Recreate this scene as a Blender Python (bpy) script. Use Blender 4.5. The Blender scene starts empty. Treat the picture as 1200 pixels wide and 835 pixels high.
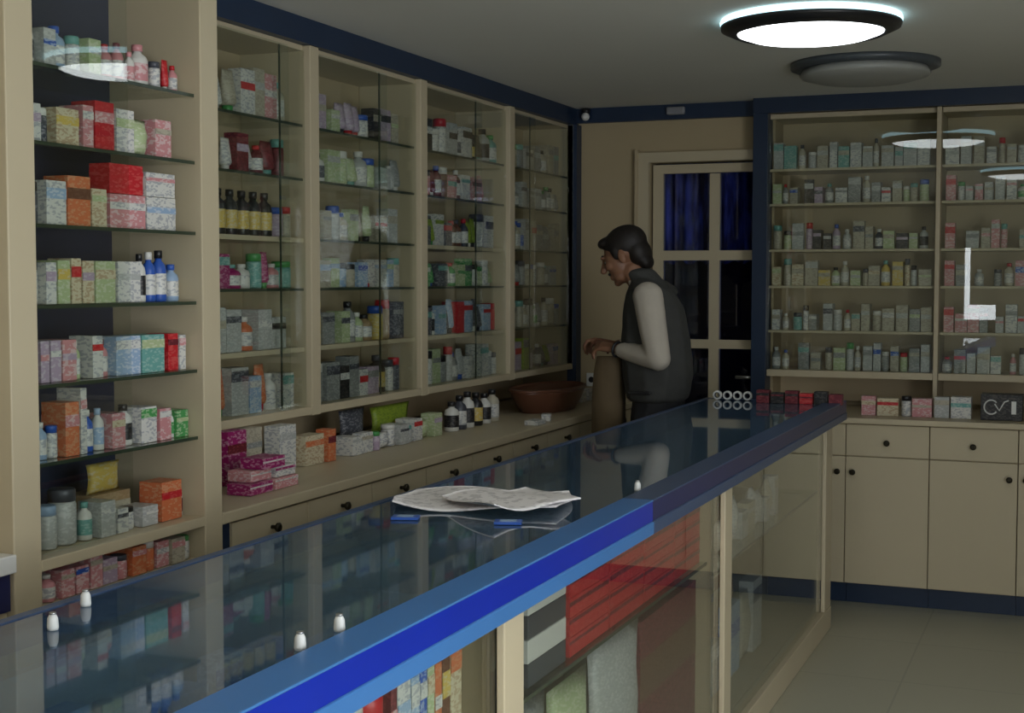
import bpy, bmesh, math, random
from mathutils import Vector, Matrix, Euler
PI = math.pi
SC = bpy.context.scene
COL = SC.collection

# ------------------------------------------------------------------ materials
def nt(name):
    m = bpy.data.materials.new(name); m.use_nodes = True
    n = m.node_tree; n.nodes.clear()
    out = n.nodes.new('ShaderNodeOutputMaterial')
    return m, n, out
def N(n, t, **k):
    x = n.nodes.new(t)
    for a, v in k.items():
        if a in x.inputs.keys(): x.inputs[a].default_value = v
        else: setattr(x, a, v)
    return x
def c4(c): return (c[0], c[1], c[2], 1)
def srgb(r, g, b):
    f = lambda v: (v/255/12.92) if v/255 <= .04045 else ((v/255+.055)/1.055)**2.4
    return (f(r), f(g), f(b))
def plain(name, col, rough=.5, metal=0, var=.12, scale=6, bump=0, spec=.5):
    """solid surface with a little mottling in object space"""
    m, n, out = nt(name)
    b = N(n, 'ShaderNodeBsdfPrincipled', Roughness=rough, Metallic=metal)
    b.inputs['Specular IOR Level'].default_value = spec
    tc = N(n, 'ShaderNodeTexCoord'); nz = N(n, 'ShaderNodeTexNoise', Scale=scale, Detail=4)
    mr = N(n, 'ShaderNodeMapRange'); mr.inputs['To Min'].default_value = 1-var; mr.inputs['To Max'].default_value = 1+var
    mx = N(n, 'ShaderNodeMix', data_type='RGBA', blend_type='MULTIPLY'); mx.inputs[0].default_value = 1
    mx.inputs[6].default_value = c4(col)
    n.links.new(tc.outputs['Object'], nz.inputs['Vector']); n.links.new(nz.outputs['Fac'], mr.inputs[0])
    n.links.new(mr.outputs[0], mx.inputs[7]); n.links.new(mx.outputs[2], b.inputs['Base Color'])
    if bump:
        bp = N(n, 'ShaderNodeBump', Strength=bump, Distance=.004)
        n.links.new(nz.outputs['Fac'], bp.inputs['Height']); n.links.new(bp.outputs[0], b.inputs['Normal'])
    n.links.new(b.outputs[0], out.inputs[0])
    return m
def pack(name, col, ink, amount=.35, scale=105, rough=.45):
    """printed cardboard or foil: ink blotches and little lines over a ground colour"""
    m, n, out = nt(name)
    b = N(n, 'ShaderNodeBsdfPrincipled', Roughness=rough)
    tc = N(n, 'ShaderNodeTexCoord'); oi = N(n, 'ShaderNodeObjectInfo')
    ad = N(n, 'ShaderNodeVectorMath', operation='ADD')
    mp = N(n, 'ShaderNodeMapping'); mp.inputs['Scale'].default_value = (1, 1, 2.1)
    vo = N(n, 'ShaderNodeTexVoronoi', Scale=scale, distance='CHEBYCHEV')
    rp = N(n, 'ShaderNodeMapRange'); rp.inputs['From Min'].default_value = amount; rp.inputs['From Max'].default_value = amount-.03
    sp = N(n, 'ShaderNodeSeparateColor')
    mx = N(n, 'ShaderNodeMix', data_type='RGBA'); mx.inputs[6].default_value = c4(col); mx.inputs[7].default_value = c4([a_*.4+b_*.6 for a_, b_ in zip(col, ink)])
    L = n.links.new
    L(tc.outputs['Object'], ad.inputs[0]); L(oi.outputs['Random'], ad.inputs[1]); L(ad.outputs[0], mp.inputs['Vector'])
    L(mp.outputs[0], vo.inputs['Vector']); L(vo.outputs['Color'], sp.inputs[0]); L(sp.outputs[0], rp.inputs[0])
    L(rp.outputs[0], mx.inputs[0]); L(mx.outputs[2], b.inputs['Base Color']); L(b.outputs[0], out.inputs[0])
    return m
def glass(name, tint, ior, rough=0.0):
    m, n, out = nt(name)
    tr = N(n, 'ShaderNodeBsdfTransparent'); tr.inputs[0].default_value = c4(tint)
    gl = N(n, 'ShaderNodeBsdfGlossy', Roughness=rough); gl.inputs[0].default_value = (1, 1, 1, 1)
    f0 = ((ior-1)/(ior+1))**2; mx = N(n, 'ShaderNodeMixShader')
    lw = N(n, 'ShaderNodeLayerWeight', Blend=.5); pw = N(n, 'ShaderNodeMath', operation='POWER'); pw.inputs[1].default_value = 5
    ml = N(n, 'ShaderNodeMath', operation='MULTIPLY_ADD'); ml.inputs[1].default_value = 1-f0; ml.inputs[2].default_value = f0
    n.links.new(lw.outputs['Facing'], pw.inputs[0]); n.links.new(pw.outputs[0], ml.inputs[0]); n.links.new(ml.outputs[0], mx.inputs[0]); n.links.new(tr.outputs[0], mx.inputs[1]); n.links.new(gl.outputs[0], mx.inputs[2])
    n.links.new(mx.outputs[0], out.inputs[0])
    return m
def hazed(m, col, fac):  # lays a painted haze over a material as diffuse colour
    n = m.node_tree; out = n.nodes['Material Output']; src = out.inputs[0].links[0].from_socket
    d = N(n, 'ShaderNodeBsdfDiffuse'); d.inputs[0].default_value = c4(col); mx = N(n, 'ShaderNodeMixShader'); mx.inputs[0].default_value = fac
    n.links.new(src, mx.inputs[1]); n.links.new(d.outputs[0], mx.inputs[2]); n.links.new(mx.outputs[0], out.inputs[0]); return m
def emit(name, col, s):
    m, n, out = nt(name); e = N(n, 'ShaderNodeEmission', Color=c4(col), Strength=s)
    n.links.new(e.outputs[0], out.inputs[0]); return m

CREAM = plain('cream_laminate', (.54, .46, .31), .42, var=.05, scale=3)
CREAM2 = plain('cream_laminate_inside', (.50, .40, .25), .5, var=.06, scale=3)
NAVY = plain('navy_laminate', (.012, .028, .065), .4, var=.15)
NAVYBACK = plain('navy_back_panel', (.022, .028, .060), .5, var=.15)
CEIL = plain('ceiling_paint', (.68, .67, .61), .9, var=.03, scale=1.2)
WALLP = plain('wall_paint', (.44, .35, .21), .8, var=.05, scale=2)
WALLD = plain('wall_paint_side', (.42, .40, .34), .8, var=.05, scale=2)
KNOB = plain('dark_knob_metal', (.03, .025, .015), .35, .6)
EDGE = plain('glass_edge_green', (.035, .05, .03), .3)
PANE = glass('clear_glass', (.93, .95, .93), 1.52)
SHELFG = glass('shelf_glass', (.80, .86, .80), 1.45)
TOPG = hazed(glass('counter_glass', (.40, .56, .72), 1.72, .03), (.22, .36, .50), .10)
DOORG = glass('door_glass', (.6, .65, .9), 1.5)
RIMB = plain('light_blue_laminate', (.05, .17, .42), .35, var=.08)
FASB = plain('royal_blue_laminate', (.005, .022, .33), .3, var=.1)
RIMG = plain('slate_blue_laminate', (.045, .075, .15), .4, var=.1)  # light falloff towards the far counter end put into the rim colour
FASG = plain('dark_slate_laminate', (.02, .024, .09), .4, var=.1)  # same falloff put into the fascia blue; also a plain navy band
STEEL = plain('brushed_metal', (.5, .5, .5), .3, .9)
WHITEP = plain('white_plastic', (.75, .75, .72), .4, var=.04)
BLACKP = plain('black_plastic', (.012, .012, .014), .4, var=.1)
LAMPM = emit('lamp_glow', (.93, .98, 1.0), 5.0)
RINGG = emit('lamp_halo_glow', (.55, .88, 1.0), 2.2)

PAL = {  # name: ground colour, ink
 'white': ((.66, .65, .60), (.25, .27, .32)), 'pale grey': ((.42, .43, .41), (.62, .62, .6)),
 'cream': ((.62, .55, .38), (.35, .20, .10)), 'pink': ((.58, .25, .26), (.72, .62, .6)),
 'red': ((.50, .012, .02), (.62, .10, .09)), 'orange': ((.60, .16, .06), (.62, .35, .2)),
 'yellow': ((.62, .45, .10), (.60, .55, .4)), 'pale green': ((.42, .50, .27), (.65, .66, .5)),
 'teal': ((.14, .36, .32), (.4, .55, .5)), 'blue': ((.03, .10, .42), (.5, .58, .7)),
 'light blue': ((.30, .42, .58), (.65, .68, .7)), 'lilac': ((.42, .32, .42), (.62, .55, .6)),
 'green': ((.06, .30, .08), (.5, .6, .4)), 'dark grey': ((.06, .065, .08), (.3, .3, .32)),
 'black': ((.012, .012, .014), (.10, .09, .08)), 'maroon': ((.13, .01, .02), (.3, .06, .07)),
 'tan': ((.34, .23, .12), (.45, .34, .2)), 'beige': ((.46, .42, .32), (.28, .25, .2)),
 'magenta': ((.30, .01, .12), (.6, .35, .42)), 'brown': ((.14, .055, .03), (.2, .1, .06)),
 'grey': ((.24, .25, .24), (.42, .42, .4)), 'black-and-white': ((.78, .78, .78), (.01, .01, .012)), 'lime': ((.25, .34, .03), (.12, .2, .02)),
}
PM = {k: pack('print_' + k.replace(' ', '_'), v[0], v[1]) for k, v in PAL.items()}
PS = {k: plain('plastic_' + k.replace(' ', '_'), v[0], .35, var=.06) for k, v in PAL.items()}

# ------------------------------------------------------------------ mesh helper
class MB:
    def __init__(s): s.bm = bmesh.new(); s.mats = []
    def mi(s, m):
        if m not in s.mats: s.mats.append(m)
        return s.mats.index(m)
    def box(s, x0, x1, y0, y1, z0, z1, m, bev=0):
        r = bmesh.ops.create_cube(s.bm, size=1)
        vs = r['verts']
        for v in vs:
            v.co = Vector(((x0+x1)/2 + v.co.x*(x1-x0), (y0+y1)/2 + v.co.y*(y1-y0), (z0+z1)/2 + v.co.z*(z1-z0)))
        fs = {f for v in vs for f in v.link_faces}; i = s.mi(m)
        for f in fs: f.material_index = i
        if bev:
            es = list({e for v in vs for e in v.link_edges})
            r = bmesh.ops.bevel(s.bm, geom=es, offset=bev, segments=2, affect='EDGES', profile=.5)
            for f in r['faces']: f.material_index = i
        return s
    def lathe(s, prof, m, cx=0, cy=0, seg=14, cap=True, ex=1, ey=1):
        i = s.mi(m); rings = []
        for (r, z) in prof:
            rings.append([s.bm.verts.new((cx+r*ex*math.cos(2*PI*k/seg), cy+r*ey*math.sin(2*PI*k/seg), z)) for k in range(seg)])
        for a, b in zip(rings, rings[1:]):
            for k in range(seg):
                f = s.bm.faces.new((a[k], a[(k+1) % seg], b[(k+1) % seg], b[k])); f.material_index = i; f.smooth = True
        if cap:
            f = s.bm.faces.new(rings[0][::-1]); f.material_index = i
            f = s.bm.faces.new(rings[-1]); f.material_index = i
        return s
    def tube(s, pts, r, m, seg=8):
        i = s.mi(m); rings = []
        for j, p in enumerate(pts):
            p = Vector(p); d = Vector(pts[min(j+1, len(pts)-1)]) - Vector(pts[max(j-1, 0)]); d.normalize()
            u = d.orthogonal().normalized() if j == 0 else (u - d*u.dot(d)).normalized()
            w = d.cross(u); rr = r[j] if isinstance(r, (list, tuple)) else r
            rings.append([s.bm.verts.new(p + (u*math.cos(2*PI*k/seg) + w*math.sin(2*PI*k/seg))*rr) for k in range(seg)])
        for a, b in zip(rings, rings[1:]):
            for k in range(seg):
                f = s.bm.faces.new((a[k], a[(k+1) % seg], b[(k+1) % seg], b[k])); f.material_index = i; f.smooth = True
        for q in (rings[0][::-1], rings[-1]):
            f = s.bm.faces.new(q); f.material_index = i
        return s
    def ell(s, c, r, m, rot=None, sub=2):
        R_ = bmesh.ops.create_icosphere(s.bm, subdivisions=sub, radius=1); i = s.mi(m)
        for v in R_['verts']:
            q = Vector((v.co.x*r[0], v.co.y*r[1], v.co.z*r[2]))
            if rot is not None: q = rot @ q
            v.co = q + Vector(c)
        for f in {f for v in R_['verts'] for f in v.link_faces}: f.material_index = i; f.smooth = True
        return s
    def chain(s, keys, m, step=.012, sub=2):
        """keys: [(centre, (rx,ry,rz)), ...] dense overlapping ellipsoids = tapered limb"""
        for (a, ra), (b, rb) in zip(keys, keys[1:]):
            a, b = Vector(a), Vector(b); n = max(2, int((b-a).length/step))
            for k in range(n+1):
                t = k/n
                s.ell(a.lerp(b, t), [ra[q]*(1-t)+rb[q]*t for q in range(3)], m, sub=sub)
        return s
    def build(s, name, parent=None, loc=None, rotz=0):
        me = bpy.data.meshes.new(name); s.bm.normal_update(); s.bm.to_mesh(me); s.bm.free()
        for m in s.mats: me.materials.append(m)
        o = bpy.data.objects.new(name, me); COL.objects.link(o)
        if parent is not None: o.parent = parent
        if loc is not None: o.location = loc
        o.rotation_euler.z = rotz
        return o
def tag(o, label, cat, group=None, kind=None):
    if kind: o['kind'] = kind
    if label: o['label'] = label
    if cat: o['category'] = cat
    if group: o['group'] = group
    return o
def thing(name, label, cat, loc=(0, 0, 0), rotz=0, group=None):
    o = bpy.data.objects.new(name, None); COL.objects.link(o); o.empty_display_size = .05
    o.location = loc; o.rotation_euler.z = rotz
    return tag(o, label, cat, group)
def struct(name, mb): o = mb.build(name); o['kind'] = 'structure'; return o
def B(*a, **k): return MB().box(*a, **k)
def interp(x, xs, ys):
    if x <= xs[0]: return ys[0] + (x-xs[0])*(ys[1]-ys[0])/(xs[1]-xs[0])
    for i in range(len(xs)-1):
        if x <= xs[i+1] or i == len(xs)-2: return ys[i] + (x-xs[i])*(ys[i+1]-ys[i])/(xs[i+1]-xs[i])

# ------------------------------------------------------------------ room
LX, RX, FY, BY, HC = -2.86, 2.0, -1.9, 7.28, 2.40
# floor tiles
m, n, out = nt('floor_tiles')
b = N(n, 'ShaderNodeBsdfPrincipled', Roughness=.3); tc = N(n, 'ShaderNodeTexCoord')
bk = N(n, 'ShaderNodeTexBrick', Scale=1.0, offset=0.0)
bk.inputs['Color1'].default_value = c4((.46, .445, .34)); bk.inputs['Color2'].default_value = c4((.44, .425, .325))
bk.inputs['Mortar'].default_value = c4((.36, .35, .27)); bk.inputs['Mortar Size'].default_value = .004
bk.inputs['Brick Width'].default_value = .6; bk.inputs['Row Height'].default_value = .6
n.links.new(tc.outputs['Object'], bk.inputs['Vector']); n.links.new(bk.outputs[0], b.inputs['Base Color']); n.links.new(b.outputs[0], out.inputs[0])
FLOOR = m
struct('floor', B(LX-.1, RX+.1, FY-.1, 9.3, -.12, 0, FLOOR))
struct('ceiling', B(LX-.1, RX+.1, FY-.1, 9.3, HC, HC+.12, CEIL))
struct('wall_left', B(LX-.1, LX, FY-.1, 9.3, 0, HC, WALLP))
wr_ = MB()   # entrance side, to the right of the photographer
wr_.box(RX, RX+.1, FY-.1, -.5, 0, HC, WALLD); wr_.box(RX, RX+.1, 2.2, 9.3, 0, HC, WALLD)
wr_.box(RX, RX+.1, -.5, 2.2, 0, .12, WALLD); wr_.box(RX, RX+.1, -.5, 2.2, 2.2, HC, WALLD)
struct('wall_right', wr_)
wd = MB()
for y_ in (-.5, .82, 2.15): wd.box(RX+.02, RX+.07, y_, y_+.05, .12, 2.2, STEEL)
struct('window_2', wd)
DX0, DX1, DTOP = -2.075, -1.475, 2.11      # door opening
wb = MB()
wb.box(LX, DX0, 7.03, 7.13, 0, HC, WALLP); wb.box(DX1, -1.43, 7.03, 7.29, 0, HC, WALLP)
wb.box(DX0, DX1, 7.03, 7.13, DTOP, HC, WALLP); wb.box(-1.43, RX, BY, BY+.1, 0, HC, WALLP)
struct('wall_back', wb)
wf = MB()   # street side, behind the photographer: shop window plus a slit added for its reflection
wf.box(LX, -1.46, FY-.1, FY, 0, HC, WALLD); wf.box(-1.13, .3, FY-.1, FY, 0, HC, WALLD)
wf.box(-1.46, -1.13, FY-.1, FY, 0, 1.08, WALLD); wf.box(-1.46, -1.13, FY-.1, FY, 1.85, HC, WALLD); wf.box(-1.395, -1.13, FY-.1, FY, 1.24, 1.85, WALLD)
wf.box(.3, .9, FY-.1, FY, 0, 1.0, WALLD); wf.box(.3, .9, FY-.1, FY, 2.0, HC, WALLD); wf.box(.9, RX, FY-.1, FY, 0, HC, WALLD)
struct('wall_front', wf)
wn = MB()
for x in (.3, .86): wn.box(x, x+.04, FY-.07, FY-.02, 1.0, 2.0, STEEL)
struct('window_1', wn)
# room behind the glazed door
struct('wall_storeroom', B(LX, RX, 9.2, 9.3, 0, HC, NAVYBACK))
# navy cornice boards
struct('trim_1', B(-2.50, -2.465, 3.0, 7.03, 2.315, HC, NAVY))
struct('trim_2', B(-2.465, -1.50, 6.995, 7.03, 2.325, HC, NAVY))
struct('trim_3', B(-1.515, 1.5, 6.905, 6.94, 2.325, HC, NAVY))
struct('trim_4', B(-2.50, -2.45, 6.955, 7.03, .93, 2.315, NAVY))

# door
cs = MB()
cs.box(-2.13, DX0, 6.995, 7.03, 0, 2.16, CREAM); cs.box(DX0, -1.52, 6.995, 7.03, DTOP, 2.16, CREAM)
cs.box(-2.145, -2.13, 6.985, 7.03, 0, 2.175, CREAM2)
struct('trim_5', cs)
DR = thing('door_1', None, None, (DX0+.01, 7.05, 0)); DR['kind'] = 'structure'
dw = DX1-DX0-.02; d = MB()
d.box(0, .055, 0, .04, .01, 2.10, CREAM); d.box(dw-.055, dw, 0, .04, .01, 2.10, CREAM)
cxm = -1.74 - (DX0+.01)
d.box(cxm-.026, cxm+.026, -.001, .041, .75, 2.05, CREAM)
for z0, z1 in ((2.055, 2.10), (1.61, 1.66), (1.16, 1.205), (.01, .75)): d.box(.055, dw-.055, 0, .04, z0, z1, CREAM)
o = d.build('door_leaf', DR)
for x0, x1 in ((.055, cxm-.026), (cxm+.026, dw-.055)):
    for z0, z1 in ((1.66, 2.055), (1.205, 1.61), (.75, 1.16)):
        B(x0, x1, .017, .022, z0, z1, DOORG).build('door_pane', DR)
MB().tube([(dw-.03, -.045, 1.02), (dw-.13, -.045, 1.02)], .009, STEEL).tube([(dw-.03, -.05, 1.02), (dw-.03, 0, 1.02)], .009, STEEL).build('door_handle', DR)
# curtain behind the upper panes
m, n, out = nt('navy_curtain_cloth')
b = N(n, 'ShaderNodeBsdfPrincipled', Roughness=.8); tc = N(n, 'ShaderNodeTexCoord'); wv = N(n, 'ShaderNodeTexNoise', Scale=3.0, Detail=3)
mp = N(n, 'ShaderNodeMapping'); mp.inputs['Scale'].default_value = (9, 1, 1.5)
cr = N(n, 'ShaderNodeValToRGB'); cr.color_ramp.elements[0].position = .38; cr.color_ramp.elements[1].position = .68
cr.color_ramp.elements[0].color = c4((.012, .016, .07)); cr.color_ramp.elements[1].color = c4((.22, .29, .62))
L = n.links.new; L(tc.outputs['Object'], mp.inputs[0]); L(mp.outputs[0], wv.inputs['Vector']); L(wv.outputs['Fac'], cr.inputs[0]); L(cr.outputs[0], b.inputs['Base Color']); L(b.outputs[0], out.inputs[0])
CURT = m
cu = MB(); i = cu.mi(CURT); pv = []
for k in range(61):
    x = -2.07 + k*.0105; y = 7.19 + .018*math.sin(k*1.25) + .006*math.sin(k*.5)
    pv.append((cu.bm.verts.new((x, y, 1.60 + .01*math.sin(k*.7))), cu.bm.verts.new((x, y, 2.12))))
for a, b_ in zip(pv, pv[1:]):
    f = cu.bm.faces.new((a[0], b_[0], b_[1], a[1])); f.material_index = i; f.smooth = True
o = cu.build('short_curtain'); tag(o, 'short blue patterned curtain hanging behind the upper door panes', 'curtain')
sm = o.modifiers.new('thick', 'SOLIDIFY'); sm.thickness = .003
MB().tube([(-2.074, 7.19, 2.125), (-1.436, 7.19, 2.125)], .008, STEEL).build('curtain_rod', o)

# ------------------------------------------------------------------ stock
ORD = ['first', 'second', 'third', 'fourth', 'fifth', 'sixth', 'seventh', 'eighth', 'ninth', 'tenth', 'eleventh', 'twelfth', 'thirteenth', 'fourteenth', 'fifteenth', 'sixteenth', 'seventeenth', 'eighteenth', 'nineteenth', 'twentieth', 'twenty-first', 'twenty-second', 'twenty-third', 'twenty-fourth', 'twenty-fifth', 'twenty-sixth', 'twenty-seventh', 'twenty-eighth']
KN = {'carton': ('medicine_carton', 'carton'), 'bottle': ('medicine_bottle', 'bottle'), 'jar': ('pill_jar', 'jar'), 'tube': ('cream_tube', 'tube'), 'pouch': ('supply_pouch', 'pouch'), 'book': ('stacked_booklet', 'booklet')}
def stock(kind, w, h, d, col, col2, loc, rotz, label, group, parts=True):
    """front of the item faces local -Y; width along X"""
    name, cat = KN[kind]
    loc = (loc[0], loc[1], loc[2]+.0006)
    if kind == 'carton':
        a = MB(); P = PM[col]; Q = PM[col2]
        zb = h*random.uniform(.5, .72); zc = zb + h*random.uniform(.12, .25)
        a.box(-w/2, w/2, 0, d, 0, h, P, bev=.0012)
        a.box(-w/2*.999, w/2*.999, -.0008, d+.0004, zb, zc, Q)          # printed band
        if parts: 
            o = a.build(name, None, loc, rotz)
        else: o = a.build(name, None, loc, rotz)
        return tag(o, label, cat, group)
    if kind == 'book':
        a = MB(); a.box(-w/2, w/2, 0, d, 0, h, PS[col], bev=.002)
        return tag(a.build(name, None, loc, rotz), label, cat, group)
    if kind == 'pouch':
        a = MB(); R_ = bmesh.ops.create_grid(a.bm, x_segments=10, y_segments=10, size=.5)
        a.bm.clear(); i = a.mi(PM[col]); nx, nz = 9, 9; fr = {}; 
        for sgn in (-1, 1):
            for ix in range(nx):
                for iz in range(nz):
                    u, v = ix/(nx-1), iz/(nz-1)
                    t = max(0, math.sin(PI*u)*math.sin(PI*min(1, v*1.0)))**.6
                    x = (u-.5)*w*(1-.12*math.sin(PI*v)); z = v*h
                    y = d/2 + sgn*(d/2)*t*(.8+.3*random.random()) 
                    if v == 0: z = 0
                    fr[(sgn, ix, iz)] = a.bm.verts.new((x, y, z))
            for ix in range(nx-1):
                for iz in range(nz-1):
                    q = [fr[(sgn, ix, iz)], fr[(sgn, ix+1, iz)], fr[(sgn, ix+1, iz+1)], fr[(sgn, ix, iz+1)]]
                    f = a.bm.faces.new(q if sgn < 0 else q[::-1]); f.material_index = i; f.smooth = True
        bmesh.ops.remove_doubles(a.bm, verts=a.bm.verts[:], dist=.0005)
        return tag(a.build(name, None, loc, rotz), label, cat, group)
    t = thing(name, label, cat, loc, rotz, group)
    r = w/2; cy = r
    if kind == 'bottle':
        MB().lathe([(r*.92, 0), (r, h*.03), (r, h*.62), (r*.85, h*.72), (r*.42, h*.80), (r*.42, h*.86)], PS[col], 0, cy).build('bottle_body', t)
        MB().lathe([(r*.52, h*.845), (r*.52, h*.99), (r*.45, h)], PS[col2], 0, cy, 12).build('cap', t)
        if parts: MB().lathe([(r*1.012, h*.14), (r*1.012, h*.55)], PM['yellow' if col == 'black' else 'white' if col not in ('white', 'pale grey') else col2], 0, cy, cap=False).build('paper_label', t)
    elif kind == 'jar':
        MB().lathe([(r*.9, 0), (r, h*.05), (r, h*.72), (r*.9, h*.78)], PM[col], 0, cy).build('jar_body', t)
        MB().lathe([(r*.97, h*.775), (r*.97, h*.97), (r*.88, h)], PS[col2], 0, cy, 16).build('lid', t)
    elif kind == 'tube':
        MB().lathe([(r*.55, 0), (r*.6, h*.16)], PS[col2], 0, cy, 12).build('cap', t)
        a = MB(); i = a.mi(PM[col]); rings = []
        for k, (rx, ry, z) in enumerate([(r*.75, r*.75, h*.16), (r, r*.95, h*.24), (r, r*.7, h*.6), (r, r*.3, h*.9), (r, r*.06, h)]):
            rings.append([a.bm.verts.new((rx*math.cos(2*PI*q/14), cy+ry*math.sin(2*PI*q/14), z)) for q in range(14)])
        for A_, B_ in zip(rings, rings[1:]):
            for q in range(14):
                f = a.bm.faces.new((A_[q], A_[(q+1) % 14], B_[(q+1) % 14], B_[q])); f.material_index = i; f.smooth = True
        f = a.bm.faces.new(rings[0][::-1]); f = a.bm.faces.new(rings[-1])
        a.build('tube_body', t)
    return t
CAPS = ['white', 'white', 'red', 'blue', 'black', 'dark grey', 'teal', 'green']
def fill(axis, a0, a1, front, z, maxh, depth, pal, kinds, group, where, wr=(.04, .08), hr=(.5, .95), gap=(.002, .012), skip=.06, stackp=.0):
    """a row of stock along +Y facing +X (axis 'y') or along +X facing -Y (axis 'x')"""
    a = a0; k = 0
    while True:
        kind = random.choice(kinds); col = random.choice(pal); col2 = random.choice(pal if kind == 'carton' else CAPS)
        if kind == 'carton' and col2 == col: col2 = random.choice(['blue', 'red', 'teal', 'dark grey'])
        w = random.uniform(*wr)*(1 if kind in ('carton', 'pouch') else .72)
        h = min(maxh, maxh*random.uniform(*hr)); dd = min(depth, w if kind not in ('carton', 'pouch') else random.uniform(.03, .09))
        if kind == 'pouch': dd = min(dd, .05)
        if a + w > a1: break
        if random.random() < skip: a += w*random.uniform(.4, 1); continue
        c = a + w/2; off = random.uniform(0, .012)
        loc = (front-off, c, z) if axis == 'y' else (c, front+off, z)
        lab = f'{col} {KN[kind][1]}, {ORD[k]} from left {where}'
        stock(kind, w, h, dd, col, col2, loc, PI/2 if axis == 'y' else 0, lab, group)
        k += 1; a += w + random.uniform(*gap)

# ------------------------------------------------------------------ tall cabinet with the open pane
TX = -2.115
Yp = lambda px: interp(px, [42, 60, 80, 100, 120, 140, 160, 180, 200, 220, 235], [2.502, 2.552, 2.609, 2.669, 2.731, 2.794, 2.861, 2.929, 3.0, 3.074, 3.131])
tc_ = thing('tall_display_cabinet', 'tall cream display cabinet with navy back and seven crowded glass shelves', 'cabinet', (0, 0, 0))
B(TX-.30, TX, 2.378, 2.465, 0, HC-.001, CREAM, bev=.003).build('side_post', tc_)
B(TX-.30, TX, 3.09, 3.170, 0, HC-.001, CREAM, bev=.003).build('side_post', tc_)
B(TX-.31, TX-.285, 2.465, 3.09, 0, HC-.001, NAVYBACK).build('back_panel', tc_)
B(TX-.285, TX, 2.465, 3.09, 2.31, HC-.001, CREAM).build('top_panel', tc_)
B(TX-.285, TX, 2.465, 3.09, .868, .894, CREAM, bev=.002).build('thick_shelf', tc_)
B(TX-.285, TX-.02, 2.465, 3.09, 0, .10, NAVY).build('plinth', tc_)
B(TX-.285, TX-.01, 2.465, 3.09, .765, .782, CREAM).build('lower_shelf', tc_)
B(TX-.285, TX-.01, 2.465, 3.09, .36, .38, CREAM).build('lower_shelf', tc_)
TZ = [1.99, 1.818, 1.636, 1.456, 1.279, 1.104, .895]
for z in TZ[:-1]:
    a = MB(); a.box(TX-.284, TX-.022, 2.466, 3.089, z-.007, z, SHELFG); a.box(TX-.022, TX-.0195, 2.466, 3.089, z-.0085, z, EDGE)
    a.build('glass_shelf', tc_)
a = B(-.1725, .1725, -.0025, .0025, 0, 1.38, PANE)
o = a.build('sliding_pane', tc_, (TX-.010, 2.640, .905), PI/2+.054)
TG = 'stock in the tall cabinet'
RW = ['top', 'second', 'third', 'fourth', 'fifth', 'sixth', 'bottom']
def tall_row(r, lst):
    for k, it in enumerate(lst):
        px0, px1, kind, hp, col, col2 = it[:6]; lift = it[6] if len(it) > 6 else 0
        y0, y1 = Yp(px0), Yp(px1); h = hp; w = max(.015, y1-y0-.003)
        if y1 > 3.085: y0 -= y1-3.085; y1 = 3.085
        if kind == 'carton': dd = .07
        else: dd = .05 if kind == 'pouch' else w
        fx = TX-.045 - (0 if kind in ('carton', 'pouch') else .01)
        wh = f'on the {RW[r]} shelf of the tall cabinet'
        stock(kind, w, h, dd, col, col2, (fx, (y0+y1)/2, TZ[r]+lift), PI/2, f'{col} {KN[kind][1]}, {ORD[k]} from the left {wh}', TG)
tall_row(0, [(42, 58, 'bottle', .10, 'white', 'dark grey'), (60, 75, 'carton', .085, 'pale grey', 'blue'), (77, 95, 'bottle', .10, 'light blue', 'blue'), (97, 110, 'jar', .085, 'white', 'teal'), (112, 127, 'carton', .085, 'pale green', 'white'),
  (135, 147, 'bottle', .085, 'pink', 'red'), (149, 160, 'bottle', .095, 'pink', 'maroon'), (163, 172, 'bottle', .08, 'white', 'pink'), (174, 190, 'bottle', .105, 'white', 'pink'), (192, 202, 'jar', .07, 'white', 'dark grey'), (204, 211, 'tube', .08, 'red', 'white'), (213, 221, 'bottle', .07, 'pink', 'red')])
tall_row(1, [(42, 56, 'carton', .085, 'white', 'lilac'), (57, 71, 'jar', .08, 'dark grey', 'white'), (73, 100, 'carton', .085, 'cream', 'yellow'), (104, 117, 'carton', .10, 'pink', 'white'), (118, 141, 'carton', .115, 'red', 'pink'),
  (143, 164, 'carton', .105, 'white', 'pale green'), (166, 186, 'pouch', .09, 'pale green', 'white'), (188, 207, 'carton', .095, 'pink', 'beige')])
tall_row(2, [(44, 59, 'jar', .095, 'dark grey', 'black'), (60, 84, 'carton', .10, 'white', 'light blue'), (85, 112, 'carton', .115, 'orange', 'brown'), (113, 131, 'carton', .09, 'cream', 'pale green'),
  (134, 176, 'carton', .082, 'pink', 'white'), (177, 211, 'carton', .082, 'white', 'light blue')])
for k, (p0, p1, hh, c1, c2) in enumerate([(134, 174, .072, 'red', 'red'), (177, 211, .06, 'white', 'pink')]):
    stock('carton', Yp(p1)-Yp(p0)-.004, hh, .06, c1, c2, (TX-.046, (Yp(p0)+Yp(p1))/2, TZ[2]+.0832), PI/2, f'{c1} carton lying on the row of cartons on the third shelf of the tall cabinet', TG)
tall_row(3, [(43, 57, 'jar', .10, 'white', 'dark grey'), (58, 71, 'carton', .095, 'white', 'lilac'), (72, 87, 'carton', .10, 'pale green', 'yellow'), (88, 100, 'carton', .105, 'cream', 'red'), (101, 115, 'carton', .10, 'cream', 'lilac'), (116, 140, 'carton', .10, 'pale green', 'cream'),
  (142, 169, 'carton', .10, 'white', 'pale grey'), (172, 182, 'bottle', .12, 'white', 'black'), (183, 194, 'bottle', .125, 'blue', 'white'), (195, 207, 'bottle', .13, 'blue', 'black'), (209, 221, 'bottle', .095, 'light blue', 'blue')])
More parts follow.
